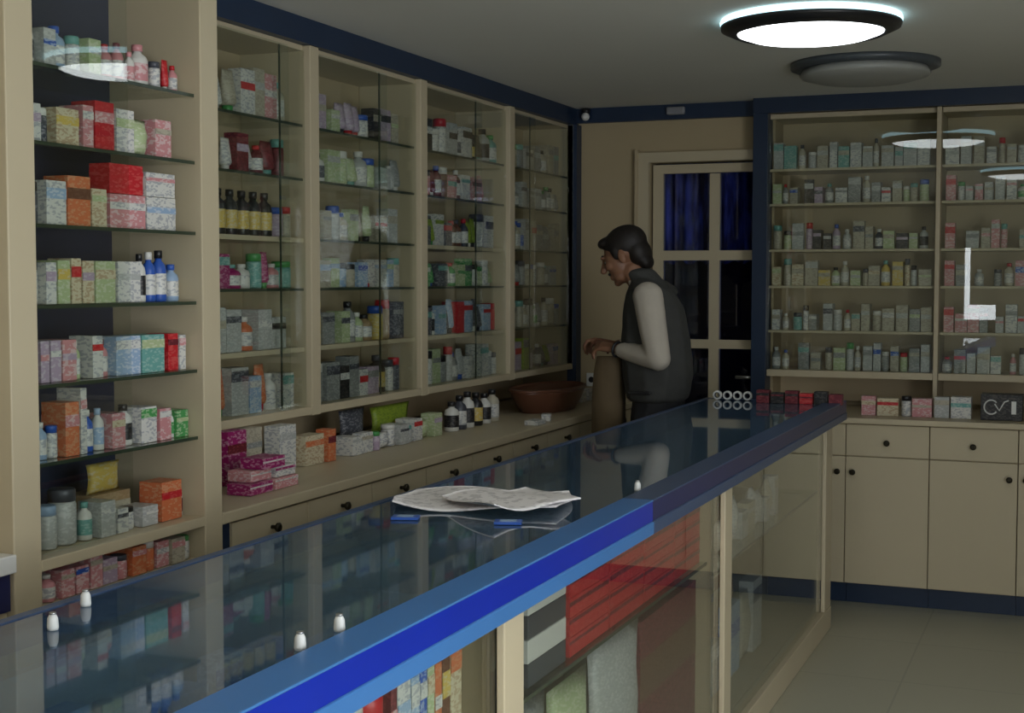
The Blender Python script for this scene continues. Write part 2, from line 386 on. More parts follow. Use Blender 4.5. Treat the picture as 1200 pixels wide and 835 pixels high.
tall_row(4, [(50, 61, 'carton', .095, 'lilac', 'pink'), (62, 75, 'carton', .095, 'lilac', 'white'), (76, 93, 'carton', .095, 'pink', 'lilac'), (94, 104, 'bottle', .09, 'pale green', 'white'), (111, 124, 'carton', .10, 'white', 'red'), (125, 137, 'bottle', .09, 'pink', 'maroon'),
  (139, 168, 'carton', .095, 'light blue', 'white'), (169, 196, 'carton', .095, 'teal', 'pale green'), (200, 212, 'carton', .095, 'red', 'maroon'), (213, 221, 'carton', .09, 'white', 'pink')])
tall_row(5, [(52, 64, 'bottle', .085, 'light blue', 'white'), (65, 76, 'jar', .075, 'white', 'blue'), (78, 95, 'carton', .125, 'orange', 'pink'), (96, 104, 'carton', .155, 'white', 'pink'), (107, 118, 'bottle', .10, 'blue', 'white'), (120, 131, 'bottle', .10, 'white', 'light blue'), (133, 149, 'carton', .085, 'pink', 'cream'),
  (151, 165, 'bottle', .10, 'white', 'black'), (167, 186, 'carton', .09, 'white', 'green'), (189, 203, 'carton', .08, 'pink', 'white'), (205, 214, 'bottle', .075, 'white', 'green'), (216, 230, 'carton', .07, 'green', 'pale green')])
tall_row(6, [(58, 76, 'jar', .10, 'pale grey', 'light blue'), (78, 101, 'jar', .13, 'pale grey', 'dark grey'), (103, 116, 'bottle', .09, 'white', 'teal'), (118, 136, 'carton', .085, 'pale grey', 'white'), (138, 151, 'carton', .06, 'white', 'dark grey'), (152, 165, 'jar', .055, 'white', 'black'), (167, 186, 'carton', .05, 'pale grey', 'white'),
  (190, 214, 'carton', .10, 'orange', 'red'), (216, 229, 'bottle', .085, 'white', 'maroon')])
stock('pouch', .13, .075, .04, 'yellow', 'yellow', (TX-.12, Yp(158), TZ[6]+.088), PI/2, 'crumpled yellow pouch lying high on the bottom shelf of the tall cabinet', TG)
stock('carton', .15, .088, .09, 'tan', 'beige', (TX-.115, Yp(158), TZ[6]), PI/2, 'tan carton under the crumpled yellow pouch in the tall cabinet', TG)
random.seed(5)
fill('y', 2.475, 3.085, TX-.03, .783, .078, .2, ['pink', 'pink', 'white', 'orange', 'lilac', 'beige'], ['carton', 'carton', 'jar', 'bottle'], TG, 'below the thick shelf of the tall cabinet', wr=(.04, .06), hr=(.75, 1), skip=.0)

# cream cabinet beside it, at the near edge of the picture
nb = thing('open_wall_cabinet', 'cream open cabinet with a white ledge, cut by the edge beside the tall cabinet', 'cabinet')
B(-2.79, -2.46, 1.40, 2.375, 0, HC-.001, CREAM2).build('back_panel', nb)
B(-2.46, TX+.01, 1.40, 2.375, .885, .925, WHITEP, bev=.003).build('ledge', nb)
B(-2.46, TX-.01, 1.40, 2.375, .80, .884, FASG).build('navy_band', nb)
B(-2.46, TX-.02, 1.40, 2.375, .10, .799, CREAM).build('drawer_front', nb)
stock('carton', .05, .035, .04, 'lilac', 'maroon', (-2.16, 2.30, .926), PI/2, 'small lilac carton on the white ledge beside the tall cabinet', None)

# ------------------------------------------------------------------ glazed wall bays on the long wall
SX = -2.47
BZ = [2.045, 1.86, 1.655, 1.482, 1.278, 1.072]
def slot(o, **k):
    return o
YB = [3.435, 4.26, 4.32, 5.135, 5.20, 6.085, 6.15, 6.955]
BN = ['glazed bay beside the tall cabinet', 'glazed bay second from the tall cabinet', 'glazed bay third from the tall cabinet', 'glazed bay in the door corner']
BS = ['in the first glazed bay', 'in the second glazed bay', 'in the third glazed bay', 'in the door corner bay']
BL = ['cream wall cabinet behind glass, stocked with bottles, beside the tall cabinet', 'cream wall cabinet behind glass, second along from the tall cabinet', 'cream wall cabinet behind glass, third along from the tall cabinet', 'dim glass-fronted wall cabinet in the corner beside the door']
pane_edge = [4.10, 4.82, 5.74, 6.40]
for bi in range(4):
    y0, y1 = YB[2*bi], YB[2*bi+1]
    t = thing('glazed_wall_cabinet', BL[bi], 'cabinet', group=None)
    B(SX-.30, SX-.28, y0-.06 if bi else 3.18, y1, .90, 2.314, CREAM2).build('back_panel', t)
    B(SX-.28, SX, y1, y1+(.06 if bi < 3 else .0)+.001, 1.04, 2.314, CREAM, bev=.003).build('side_post', t)
    if bi == 0: B(SX-.28, SX, 3.375, 3.435, 1.04, 2.314, CREAM).build('side_post', t)
    B(SX-.28, SX, y0, y1, 1.044, BZ[5], CREAM, bev=.002).build('bottom_board', t)
    B(SX-.28, SX-.03, y0, y1, 2.295, 2.314, CREAM).build('top_board', t)
    for si, z in enumerate(BZ[:-1]):
        cream = (si in (2, 4) and bi in (0, 2)) or (si == 4 and bi == 1)
        if cream: B(SX-.278, SX-.03, y0+.001, y1-.001, z-.016, z, CREAM).build('cream_shelf', t)
        else:
            a = MB(); a.box(SX-.278, SX-.034, y0+.001, y1-.001, z-.007, z, SHELFG); a.box(SX-.034, SX-.031, y0+.001, y1-.001, z-.009, z, EDGE)
            a.build('glass_shelf', t)
    pe = pane_edge[bi]
    a = MB(); a.box(SX-.012, SX-.007, y0+.002, pe+.03, BZ[5]+.001, 2.294, PANE)
    a.build('sliding_pane', t)
    w = y1-pe
    a = MB(); a.box(-w/2, w/2-.004, -.0025, .0025, 0, 2.293-BZ[5], PANE); a.box(-w/2-.004, -w/2, -.003, .003, 0, 2.293-BZ[5], EDGE)
    a.build('sliding_pane', t, (SX-.0235, (pe+y1)/2, BZ[5]+.001), PI/2-.004)
# stock in the bays
SH = ['on the top shelf', 'on the second shelf', 'on the third shelf', 'on the fourth shelf', 'on the fifth shelf', 'on the lowest board']
pal_by = [['white', 'white', 'pale grey', 'beige', 'pink', 'pale grey'], ['pale grey', 'beige', 'pale green', 'white', 'grey'], ['pale grey', 'white', 'beige', 'grey', 'pale green'], ['grey', 'beige', 'pale grey']]
random.seed(11)
for bi in range(4):
    y0 = YB[2*bi]+.01; y1 = YB[2*bi+1]-.01
    if bi == 0: y0 = 3.72
    for si, z in enumerate(BZ):
        pal = list(pal_by[bi]); kinds = ['carton', 'carton', 'jar', 'bottle', 'tube']; hr = (.62, 1); wr = (.055, .10)
        top = 2.30 if si == 0 else BZ[si-1]-.02
        mh = min(.16, top-z-.03); ye = y1; ys_ = y0
        g = f'stock {SH[si]} {BS[bi]}'
        if bi == 0:
            ye = 4.24
            if si == 1: pal = ['white', 'maroon', 'white', 'lilac', 'pale grey']
            if si == 2:
                for k in range(6):
                    y = 3.735+.069*k
                    if y > 4.12: break
                    stock('bottle', .052, .145, .05, 'black', 'black', (SX-.05, y, z), PI/2, f'dark bottle with yellow label, {ORD[k]} from left in the first glazed bay', 'dark bottles with yellow labels')
                ys_ = 4.12; ye = y1; pal = ['lilac', 'beige']
            if si == 3: pal = ['magenta', 'white', 'pink', 'teal', 'white']
            if si == 4: pal = ['white', 'orange', 'beige', 'pale grey', 'black']
            if si == 5: pal = ['light blue', 'pale grey', 'orange', 'white', 'white']
        if bi == 1:
            if si == 0: pal = ['pale green', 'white', 'black', 'beige', 'lilac']; hr = (.5, .8)
            if si == 4: pal = ['dark grey', 'grey', 'pale green', 'yellow', 'tan']
            if si == 5: pal = ['dark grey', 'white', 'lilac', 'grey', 'black']
            if si == 3: pal = ['pale green', 'white', 'light blue', 'beige']
        if bi == 2:
            if si == 0: pal = ['teal', 'white', 'pale grey', 'black']
            if si == 1: pal = ['pink', 'maroon', 'white', 'brown']
            if si == 2: pal = ['brown', 'lime', 'white', 'lime', 'dark grey']
            if si == 3: pal = ['dark grey', 'white', 'pale green', 'green']
            if si == 4: pal = ['white', 'red', 'light blue', 'dark grey', 'light blue']
            if si == 5: pal = ['pale grey', 'grey', 'pale green', 'white']
        if bi == 3 and si == 5: pal = ['dark grey', 'lilac', 'lime']
        n0 = len(bpy.data.objects)
        fill('y', ys_, ye, SX-.05, z, mh, .11, pal, kinds, g, f'{SH[si]} {BS[bi]}', wr=wr, hr=hr, skip=.03 if bi < 3 else .15)

# ledge and drawers under the bays
wt = B(-2.745, TX, 3.172, 6.994, .858, .89, CREAM, bev=.004).build('wall_worktop')
tag(wt, 'long cream ledge running under the glazed wall bays', 'worktop')
fl = B(-2.5, TX-.02, 3.172, 3.232, .02, .857, NAVY).build('filler_panel'); tag(fl, 'narrow navy filler panel under the ledge beside the tall cabinet', 'panel')
k = 0; y = 3.234
while y < 6.9:
    y1 = min(y+.41, 6.985); nm = ORD[k]
    t = thing('drawer_cabinet', f'cream drawer cabinet under the long ledge, {nm} from the navy filler', 'cabinet', (0, 0, 0), group='drawer cabinets under the long ledge')
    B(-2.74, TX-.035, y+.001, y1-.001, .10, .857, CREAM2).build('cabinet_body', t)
    B(-2.74, TX-.08, y+.001, y1-.001, .001, .099, NAVY).build('plinth', t)
    dr = B(TX-.034, TX-.015, y+.003, y1-.003, .70, .85, CREAM, bev=.002).build('drawer', t)
    MB().lathe([(.006, 0), (.006, .012), (.013, .018), (.014, .026), (.008, .03)], KNOB).build('knob', dr, (TX-.015, (y+y1)/2, .808)).rotation_euler = (0, PI/2, 0)
    dd = B(TX-.034, TX-.015, y+.003, y1-.003, .105, .695, CREAM, bev=.002).build('door', t)
    MB().lathe([(.006, 0), (.006, .012), (.013, .018), (.014, .026), (.008, .03)], KNOB).build('knob', dd, (TX-.015, y1-.05, .62)).rotation_euler = (0, PI/2, 0)
    y = y1; k += 1

# things on the long ledge
LG = 'stock lying on the long ledge'
LZ = .8905
stock('carton', .10, .165, .05, 'magenta', 'maroon', (-2.36, 3.62, LZ), PI/2, 'tall magenta carton standing on the ledge against the tall cabinet', LG)
stock('carton', .14, .15, .05, 'beige', 'grey', (-2.43, 3.80, LZ), PI/2, 'beige folder-like carton standing behind the magenta packets on the ledge', LG)
stock('carton', .10, .145, .06, 'white', 'pale grey', (-2.40, 3.98, LZ), PI/2, 'white carton standing on the ledge between beige and orange cartons', LG)
stock('carton', .12, .10, .06, 'cream', 'orange', (-2.38, 4.12, LZ), PI/2, 'cream carton with orange print standing on the ledge', LG)
stock('carton', .05, .11, .05, 'orange', 'maroon', (-2.37, 4.22, LZ), PI/2, 'narrow orange carton standing on the ledge', LG)
for k, (dx, yy, c1, ww) in enumerate([(0, 3.50, 'magenta', .12), (0, 3.64, 'pink', .13), (-.02, 3.53, 'pink', .11), (-.01, 3.65, 'white', .11), (.0, 3.57, 'magenta', .12)]):
    lv = [0, 0, 1, 1, 2][k]
    stock('carton', ww, .032, .08, c1, 'white' if c1 != 'white' else 'magenta', (-2.20+dx, yy, LZ+lv*.0335), PI/2, f'flat {c1} packet in the pink pile on the ledge, {["bottom near", "bottom far", "middle near", "middle far", "top"][k]} one', 'pink packets piled on the ledge')
random.seed(21)
fill('y', 4.36, 5.10, -2.36, LZ, .10, .1, ['white', 'pale green', 'beige', 'white', 'lilac', 'pale grey'], ['carton', 'carton', 'pouch', 'jar'], LG, 'on the ledge below the second glazed bay', wr=(.05, .09), hr=(.55, .95), skip=0)
stock('pouch', .34, .12, .05, 'lime', 'lime', (-2.47, 4.90, LZ+.015), PI/2, 'lime green pouch leaning at the back of the ledge under the second bay', LG)
stock('pouch', .2, .125, .045, 'dark grey', 'lime', (-2.49, 4.62, LZ+.015), PI/2, 'dark grey pouch leaning at the back of the ledge beside the lime pouch', LG)
for k, (yy, hh, c1, c2) in enumerate([(5.25, .12, 'white', 'black'), (5.33, .14, 'dark grey', 'black'), (5.41, .15, 'white', 'black'), (5.50, .14, 'black', 'black'), (5.59, .13, 'white', 'black'), (5.68, .14, 'beige', 'black')]):
    stock('bottle', .062, hh, .06, c1, c2, (-2.36, yy, LZ), PI/2, f'{c1} bottle with black cap, {ORD[k]} from left on the ledge below the third bay', 'black-capped bottles on the ledge')
bk = thing('brown_basket', 'dark reddish brown oval basket on the ledge in the door corner', 'basket', (-2.36, 6.30, LZ))
a = MB(); i = a.mi(PS['brown'])
a.lathe([(.72, 0), (.86, .04), (.98, .09), (1.0, .105), (.95, .105), (.82, .045), (.68, .012)], PS['brown'], 0, 0, 28, cap=False, ex=.15, ey=.33)
a.lathe([(.001, .001), (.72, .001), (.72, .012), (.001, .012)], PS['brown'], 0, 0, 28, cap=False, ex=.15, ey=.33)
a.build('basket_bowl', bk); MB().lathe([(.97, .10), (1.03, .103), (1.03, .112), (.97, .115), (.97, .10)], PS['brown'], 0, 0, 28, cap=False, ex=.15, ey=.33).build('rim', bk)
stock('carton', .10, .02, .06, 'white', 'pale grey', (-2.135, 5.62, LZ), PI/2, 'small flat white packet on the ledge edge before the brown basket', LG)
stock('carton', .07, .03, .04, 'white', 'lilac', (-2.16, 5.80, LZ), PI/2+.3, 'small white packet lying crooked on the ledge before the brown basket', LG)
for k, yy in enumerate((6.74, 6.85)):
    stock('carton', .07, .06, .04, 'white', 'pale grey', (-2.33, yy, LZ), PI/2, ['white packet on the ledge beside the brown basket end', 'white packet on the ledge nearest the door wall'][k], LG)

# ------------------------------------------------------------------ back wall cabinets
KY, WYF = 6.60, 6.93
kx = [-1.37, -1.0, -.626, -.246, .13, .505, .88]
for k in range(6):
    x0, x1 = kx[k], kx[k+1]
    side = ['behind the counter end', 'beside the counter end', 'second from the counter end', 'third from the counter end', 'fourth from the counter end', 'fifth from the counter end'][k]
    t = thing('base_cabinet', f'cream base cabinet with drawer over door, {side}', 'cabinet', group='base cabinets along the back wall')
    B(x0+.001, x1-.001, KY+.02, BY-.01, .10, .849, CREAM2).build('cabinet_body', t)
    B(x0+.001, x1-.001, KY+.07, KY+.09, .001, .099, NAVY).build('plinth', t)
    dr = B(x0+.002, x1-.002, KY, KY+.019, .70, .845, CREAM, bev=.002).build('drawer', t)
    MB().lathe([(.006, 0), (.006, .012), (.013, .018), (.014, .026), (.008, .03)], KNOB).build('knob', dr, ((x0+x1)/2, KY, .765)).rotation_euler = (PI/2, 0, 0)
    dd = B(x0+.002, x1-.002, KY, KY+.019, .105, .695, CREAM, bev=.002).build('door', t)
    kxx = x0+.035 if k % 2 else x1-.035
    MB().lathe([(.006, 0), (.006, .012), (.013, .018), (.014, .026), (.008, .03)], KNOB).build('knob', dd, (kxx, KY, .625)).rotation_euler = (PI/2, 0, 0)
o = B(-1.39, .90, KY-.02, BY-.005, .85, .876, CREAM, bev=.003).build('back_worktop'); tag(o, 'cream worktop over the drawers along the back wall', 'worktop')

XB = [(-1.442, -.648), (-.625, .16)]
XL = ['glass-fronted cream wall cabinet of small white boxes beside the navy column', 'glass-fronted cream wall cabinet with bright reflections, cut by the picture edge']
XS = ['by the navy column', 'in the bright back cabinet']
RZ = [2.055, 1.885, 1.66, 1.482, 1.262, 1.068]
o = B(-1.514, -1.443, 6.905, BY-.005, .877, 2.324, NAVY).build('navy_column'); o['kind'] = 'structure'; o.name = 'trim_6'
for bi, (x0, x1) in enumerate(XB):
    t = thing('back_wall_cabinet', XL[bi], 'cabinet')
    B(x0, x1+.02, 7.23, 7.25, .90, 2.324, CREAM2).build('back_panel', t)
    B(x1, x1+.021, WYF-.004, 7.229, .877, 2.324, CREAM, bev=.002).build('side_post', t)
    B(x0+.001, x1-.001, WYF, 7.229, 1.035, RZ[5], CREAM, bev=.002).build('bottom_board', t)
    B(x0+.001, x1-.001, WYF+.03, 7.229, 2.30, 2.323, CREAM).build('top_board', t)
    for si, z in enumerate(RZ[:-1]):
        B(x0+.001, x1-.001, WYF+.034, 7.228, z-.012, z, CREAM).build('cream_shelf', t)
    w = (x1-x0)
    a = B(-w/2+.003, w/2-.003, -.0025, .0025, 0, 2.295-RZ[5], PANE)
    a.build('glass_pane', t, ((x0+x1)/2, WYF+.014, RZ[5]+.001), -.016 if bi else -.004)
random.seed(33)
SN = ['on the top shelf', 'on the second shelf', 'on the third shelf', 'on the fourth shelf', 'on the fifth shelf', 'on the bottom board']
for bi, (x0, x1) in enumerate(XB):
    for si, z in enumerate(RZ):
        if bi == 1 and 0 < si < 5: stock('carton', .045, .12, .05, 'pink', 'red', (-.585, WYF+.052, z), 0, f'pink carton against the post {SN[si]} {XS[1]}', 'pink cartons by the post')  # cartons whose pink paints the red reflection in this glass
        top = 2.30 if si == 0 else RZ[si-1]-.015
        mh = min(.145, top-z-.02)
        pal = ['beige', 'pale grey', 'beige', 'grey', 'white', 'pale green', 'pale grey']
        if si in (1, 2): pal += ['dark grey', 'grey', 'lilac', 'black']
        if si == 0: pal = ['white', 'pale grey', 'beige', 'teal', 'pale grey']
        if si == 3: pal += ['yellow', 'cream']
        if si == 4: pal += ['teal', 'dark grey']
        if bi == 1: pal = ['beige', 'pale grey', 'white', 'pink', 'grey']
        xe = x1-.01 if bi == 0 else -.10
        fill('x', x0+(.012 if bi == 0 or si in (0, 5) else .07), xe, WYF+.05, z, mh, .12, pal, ['carton', 'carton', 'jar', 'bottle', 'carton'], f'stock {SN[si]} {XS[bi]}', f'{SN[si]} {XS[bi]}', wr=(.034, .062), hr=(.5, .95), skip=.04)
stock('carton', .05, .15, .05, 'yellow', 'lime', (-.675, WYF+.045, RZ[3]+.0005), 0, 'yellow carton at the post end of the fourth shelf by the navy column', 'yellow cartons by the post') if False else None
random.seed(8)
WGp = ['white', 'beige', 'pink', 'cream', 'white', 'pale grey']
fill('x', -.95, -.40, 6.72, .876, .10, .12, WGp, ['carton', 'carton', 'jar'], 'stock standing on the back worktop', 'on the back worktop', wr=(.06, .10), hr=(.7, 1), gap=(.004, .012), skip=0)
bx = thing('black_carton', 'black carton with a pale swirl emblem on the back worktop', 'carton', (-.325, 6.70, .877))
B(-.09, .09, 0, .10, 0, .118, PM['black'], bev=.002).build('carton_body', bx)
a = MB()
a.tube([(-.045 + .03*math.cos(t_), -.0015, .06 + .032*math.sin(t_)) for t_ in [x*.35 for x in range(2, 17)]], .0035, WHITEP, 6)
a.tube([(-.03, -.0015, .075), (-.01, -.0015, .045), (.012, -.0015, .085), (.03,-.0015,.092)], .0035, WHITEP, 6)
a.build('emblem', bx)
B(.042, .062, -.002, 0, .03, .088, WHITEP).build('white_mark', bx)
stock('carton', .11, .105, .08, 'yellow', 'lime', (-.17, 6.71, .876), 0, 'yellow carton beside the black emblem carton on the back worktop', None)

# ------------------------------------------------------------------ glass display counter
CX0, CX1, CY0, CY1, CZ = -1.56, -.937, .30, 6.20, .98
FXC = -.985
ct = thing('glass_display_counter', 'long glass-topped display counter with royal blue edge and cream frame', 'counter', (0, 0, 0))
B(CX0+.02, -1.011, CY0, CY1-.03, CZ-.009, CZ, TOPG).build('glass_top', ct)
JY = 3.22
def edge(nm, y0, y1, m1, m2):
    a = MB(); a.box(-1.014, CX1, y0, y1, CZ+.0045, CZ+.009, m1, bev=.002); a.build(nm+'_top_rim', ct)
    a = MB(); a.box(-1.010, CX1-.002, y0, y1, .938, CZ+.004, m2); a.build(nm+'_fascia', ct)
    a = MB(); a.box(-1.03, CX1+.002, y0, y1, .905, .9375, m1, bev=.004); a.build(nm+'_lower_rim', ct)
edge('blue', CY0, JY, RIMB, FASB); edge('slate', JY+.001, CY1, RIMG, FASG)  # far length is the same blue, darkened for light falloff
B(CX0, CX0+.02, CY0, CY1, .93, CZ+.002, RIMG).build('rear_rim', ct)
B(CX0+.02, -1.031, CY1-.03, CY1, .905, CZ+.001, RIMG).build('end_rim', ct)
PY = [(.33, .40), (2.40, 2.50), (4.16, 4.25), (5.98, 6.13)]
for y0, y1 in PY: B(-1.002, FXC, y0, y1, .10, .9045, CREAM, bev=.003).build('front_post', ct)
B(-1.04, FXC+.003, .33, 6.13, .001, .10, CREAM, bev=.003).build('bottom_rail', ct)
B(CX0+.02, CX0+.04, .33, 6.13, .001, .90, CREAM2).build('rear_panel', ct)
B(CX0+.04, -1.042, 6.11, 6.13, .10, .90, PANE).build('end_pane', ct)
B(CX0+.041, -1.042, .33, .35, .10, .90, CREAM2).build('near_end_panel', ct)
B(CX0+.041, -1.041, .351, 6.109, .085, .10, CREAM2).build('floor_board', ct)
B(CX0+.041, -1.04, .351, 6.109, .895, .904, plain('navy_film', (.02, .045, .075), .5)).build('navy_inner_top', ct) if False else None
for (a0, a1) in ((.402, 2.398), (2.502, 4.158), (4.252, 5.978)):
    B(-1.008, -1.003, a0, a1, .101, .904, PANE).build('front_pane', ct)
SHZ = .602
for (a0, a1) in ((.41, 2.40), (2.50, 4.16), (4.25, 6.10)):
    z = .64 if a0 < 1 else (.655 if a0 < 3 else SHZ)
    a = MB(); a.box(CX0+.042, -1.045, a0, a1, z-.008, z, SHELFG); a.box(-1.045, -1.0415, a0, a1, z-.009, z, EDGE); a.build('glass_shelf', ct)
for yd in (2.45, 4.205): B(CX0+.042, -1.04, yd-.008, yd+.008, .101, .90, CREAM2).build('divider', ct)
# stock in the near section
random.seed(4)
CG = 'stock in the near section of the counter'
cl = [('black-and-white', 'white', 'carton', .036), ('black-and-white', 'white', 'jar', .072), ('black-and-white', 'red', 'jar', .066), ('maroon', 'pink', 'carton', .025), ('white', 'light blue', 'carton', .05), ('light blue', 'white', 'carton', .035), ('blue', 'white', 'carton', .03), ('pale green', 'cream', 'carton', .03), ('orange', 'white', 'carton', .03), ('brown', 'yellow', 'carton', .035), ('cream', 'orange', 'carton', .05)]
y = 1.905
for k, (c1, c2, kd, w) in enumerate(cl):
    w *= 1.03
    stock(kd, w-.004, .20+.02*math.sin(k*2.1), min(.06, w) if kd == 'carton' else w, c1, c2, (-1.062, y+w/2, .6405), PI/2, f'{c1} {KN[kd][1]}, {ORD[k]} from the left behind the near counter glass', CG); y += w
fill('y', .95, 1.89, -1.07, .6405, .20, .06, ['white', 'light blue', 'white', 'pale grey', 'pink'], ['carton', 'bottle'], CG, 'at the near end of the counter shelf', wr=(.05, .08), hr=(.7, .95), skip=0)
for r_, (xx, zz, nm) in enumerate([(-1.28, .6405, 'middle row'), (-1.42, .6405, 'rear row')]):
    fill('y', 1.0, 2.36, xx, zz, .22, .09, ['pale grey', 'white', 'light blue', 'grey', 'beige'], ['carton', 'carton', 'bottle'], CG, f'in the {nm} under the near counter glass', wr=(.07, .11), hr=(.6, .95), gap=(.01, .04), skip=.1)
# second section
G2 = 'striped packs stacked behind the counter glass'
z = .6555
for k in range(4):
    c1 = ['dark grey', 'white', 'dark grey', 'white'][k]
    stock('book', .235, .050, .06, c1, 'white', (-1.06, 2.83, z), PI/2, f'{c1} pack, {["bottom", "second", "third", "top"][k]} of the striped stack in the counter', G2); z += .0512
for c in range(4):
    z = .6555
    for k in range(4):
        stock('carton', .285, .044, .16, 'red', 'maroon', (-1.06, 3.115+c*.295, z), PI/2, f'flat red carton, {["bottom", "second", "third", "top"][k]} layer of {ORD[c]} red stack from the striped stack', 'flat red cartons stacked in the counter'); z += .0452
stock('pouch', .42, .53, .08, 'pale grey', 'grey', (-1.035, 3.345, .103), PI/2, 'pale grey plastic sack on the counter floor beside the big maroon carton', 'sacks on the counter floor')
stock('pouch', .27, .50, .08, 'pale green', 'lime', (-1.035, 2.995, .103), PI/2, 'pale green pouch between two grey sacks on the counter floor', 'sacks on the counter floor')
stock('pouch', .26, .52, .08, 'grey', 'grey', (-1.035, 2.72, .103), PI/2, 'grey sack on the counter floor below the striped packs', 'sacks on the counter floor')
stock('carton', .58, .50, .08, 'maroon', 'brown', (-1.07, 3.85, .101), PI/2, 'big dull maroon carton on the counter floor below the red stacks', None)
random.seed(9)
fill('y', 4.55, 5.55, -1.08, SHZ+.0005, .18, .1, ['pale grey', 'white', 'grey', 'light blue', 'beige'], ['carton', 'pouch', 'carton'], 'stock in the far section of the counter', 'on the far shelf in the counter', wr=(.06, .12), hr=(.5, .95), skip=.1)
fill('y', 4.60, 5.45, -1.12, .101, .3, .1, ['pale grey', 'grey', 'beige', 'tan', 'light blue'], ['carton', 'pouch'], 'stock in the far section of the counter', 'on the floor of the far counter section', wr=(.10, .18), hr=(.5, .95), skip=.1)
fill('y', 5.2, 6.0, -1.35, .101, .3, .1, ['tan', 'grey', 'beige', 'brown'], ['carton', 'pouch'], 'stock in the far section of the counter', 'at the back of the far counter section', wr=(.10, .18), hr=(.5, .95), skip=.1)

# on the counter
def sheet(name, label, c, hx, hy, rot, seed, lift, cols):
    rnd = random.Random(seed); a = MB(); i = a.mi(cols); n_ = 14; g = {}
    ph = rnd.uniform(0, 6)
    for layer in (0, 1):
        for ix in range(n_):
            for iy in range(n_):
                u, v = ix/(n_-1)-.5, iy/(n_-1)-.5
                x = u*2*hx*(1+.06*math.sin(5*v+ph)); yy = v*2*hy*(1+.05*math.sin(4*u+ph))
                zz = .003 + lift + .006*(1+math.sin(7*u+ph+3*v)) + .010*(abs(u)*2)**3 * (1+math.sin(ph*2+4*v))*.6 + (.003 if layer else 0)
                g[(layer, ix, iy)] = a.bm.verts.new((x, yy, zz))
        for ix in range(n_-1):
            for iy in range(n_-1):
                q = [g[(layer, ix, iy)], g[(layer, ix+1, iy)], g[(layer, ix+1, iy+1)], g[(layer, ix, iy+1)]]
                f = a.bm.faces.new(q if layer else q[::-1]); f.material_index = i; f.smooth = True
    for ix in range(n_-1):
        for iy_ in (0, n_-1):
            a.bm.faces.new([g[(0, ix, iy_)], g[(0, ix+1, iy_)], g[(1, ix+1, iy_)], g[(1, ix, iy_)]])
            a.bm.faces.new([g[(0, iy_, ix)], g[(0, iy_, ix+1)], g[(1, iy_, ix+1)], g[(1, iy_, ix)]])
    o = a.build(name, None, (c[0], c[1], CZ), rot); return tag(o, label, 'paper', 'papers lying on the glass counter')
PAPER = pack('newsprint', (.80, .76, .75), (.45, .42, .42), .3, 70, .8)
sheet('newspaper', 'open white newspaper lying flat on the glass counter', (-1.315, 3.07), .20, .15, .25, 3, 0, PAPER)
sheet('newspaper', 'loose newspaper sheet overlapping the open newspaper on its front side', (-1.225, 3.02), .12, .13, .9, 8, .014, PAPER)
for k, (x, y) in enumerate([(-1.388, 2.80), (-1.153, 2.83)]):  # thin blue slabs standing in for glows on the glass
    t = thing('blue_card', ['small flat blue card with pale face on the counter, before the newspaper', 'small flat blue card with pale face on the counter, between newspaper and blue edge'][k], 'card', (x, y, CZ+.001), .3, 'small blue cards on the counter')
    B(-.03, .03, -.02, .02, 0, .006, PS['blue'], bev=.001).build('card_body', t)
    B(-.018, .018, -.012, .012, .006, .007, PS['light blue']).build('white_face', t)
for k, (x, y) in enumerate([(-1.03, 3.394), (-1.035, 1.745), (-1.035, 1.861), (-1.444, 1.704), (-1.50, 1.85)]):
    lb = ['tiny white glass clip on the counter by the blue edge beyond the newspaper', 'tiny white glass clip on the near counter, first along the blue edge', 'tiny white glass clip on the near counter, second along the blue edge', 'tiny white glass clip at the rear rim, the one closer to the tall post', 'tiny white glass clip at the rear rim, the one farther along'][k]
    t = thing('glass_clip', lb, 'clip', (x, y, CZ+.0005), 0, 'white glass clips on the counter')
    MB().lathe([(.008, 0), (.009, .004), (.008, .018), (.005, .024)], WHITEP, 0, 0, 12).build('clip_body', t)
    MB().lathe([(.0055, .024), (.0055, .027)], STEEL, 0, 0, 10).build('screw_cap', t)
# far end of the counter
for k in range(6):
    stock('carton', .055, .045 if k % 2 else .055, .05, ['maroon', 'black', 'maroon', 'red', 'black', 'maroon'][k], ['black', 'maroon'][k % 2], (-1.27+k*.062, 6.03, CZ), 0, f'dark {["maroon", "black", "maroon", "red", "black", "maroon"][k]} carton, {ORD[k]} in the row on the counter far end', 'dark cartons on the counter end')
for k in range(4):
    t = thing('tape_roll', f'white tape roll, {ORD[k]} in the little row at the counter far end', 'tape', (-1.49+k*.045, 6.12, CZ+.0212), 0, 'white tape rolls on the counter')
    a = MB(); a.lathe([(.012, -.009), (.02, -.009), (.02, .009), (.012, .009), (.012, -.009)], WHITEP, 0, 0, 18, cap=False); o = a.build('tape', t); o.rotation_euler = (PI/2, 0, 0)
    a = MB(); a.lathe([(.0105, -.0095), (.0122, -.0095), (.0122, .0095), (.0105, .0095), (.0105, -.0095)], PS['dark grey'], 0, 0, 18, cap=False); o = a.build('core', t); o.rotation_euler = (PI/2, 0, 0)

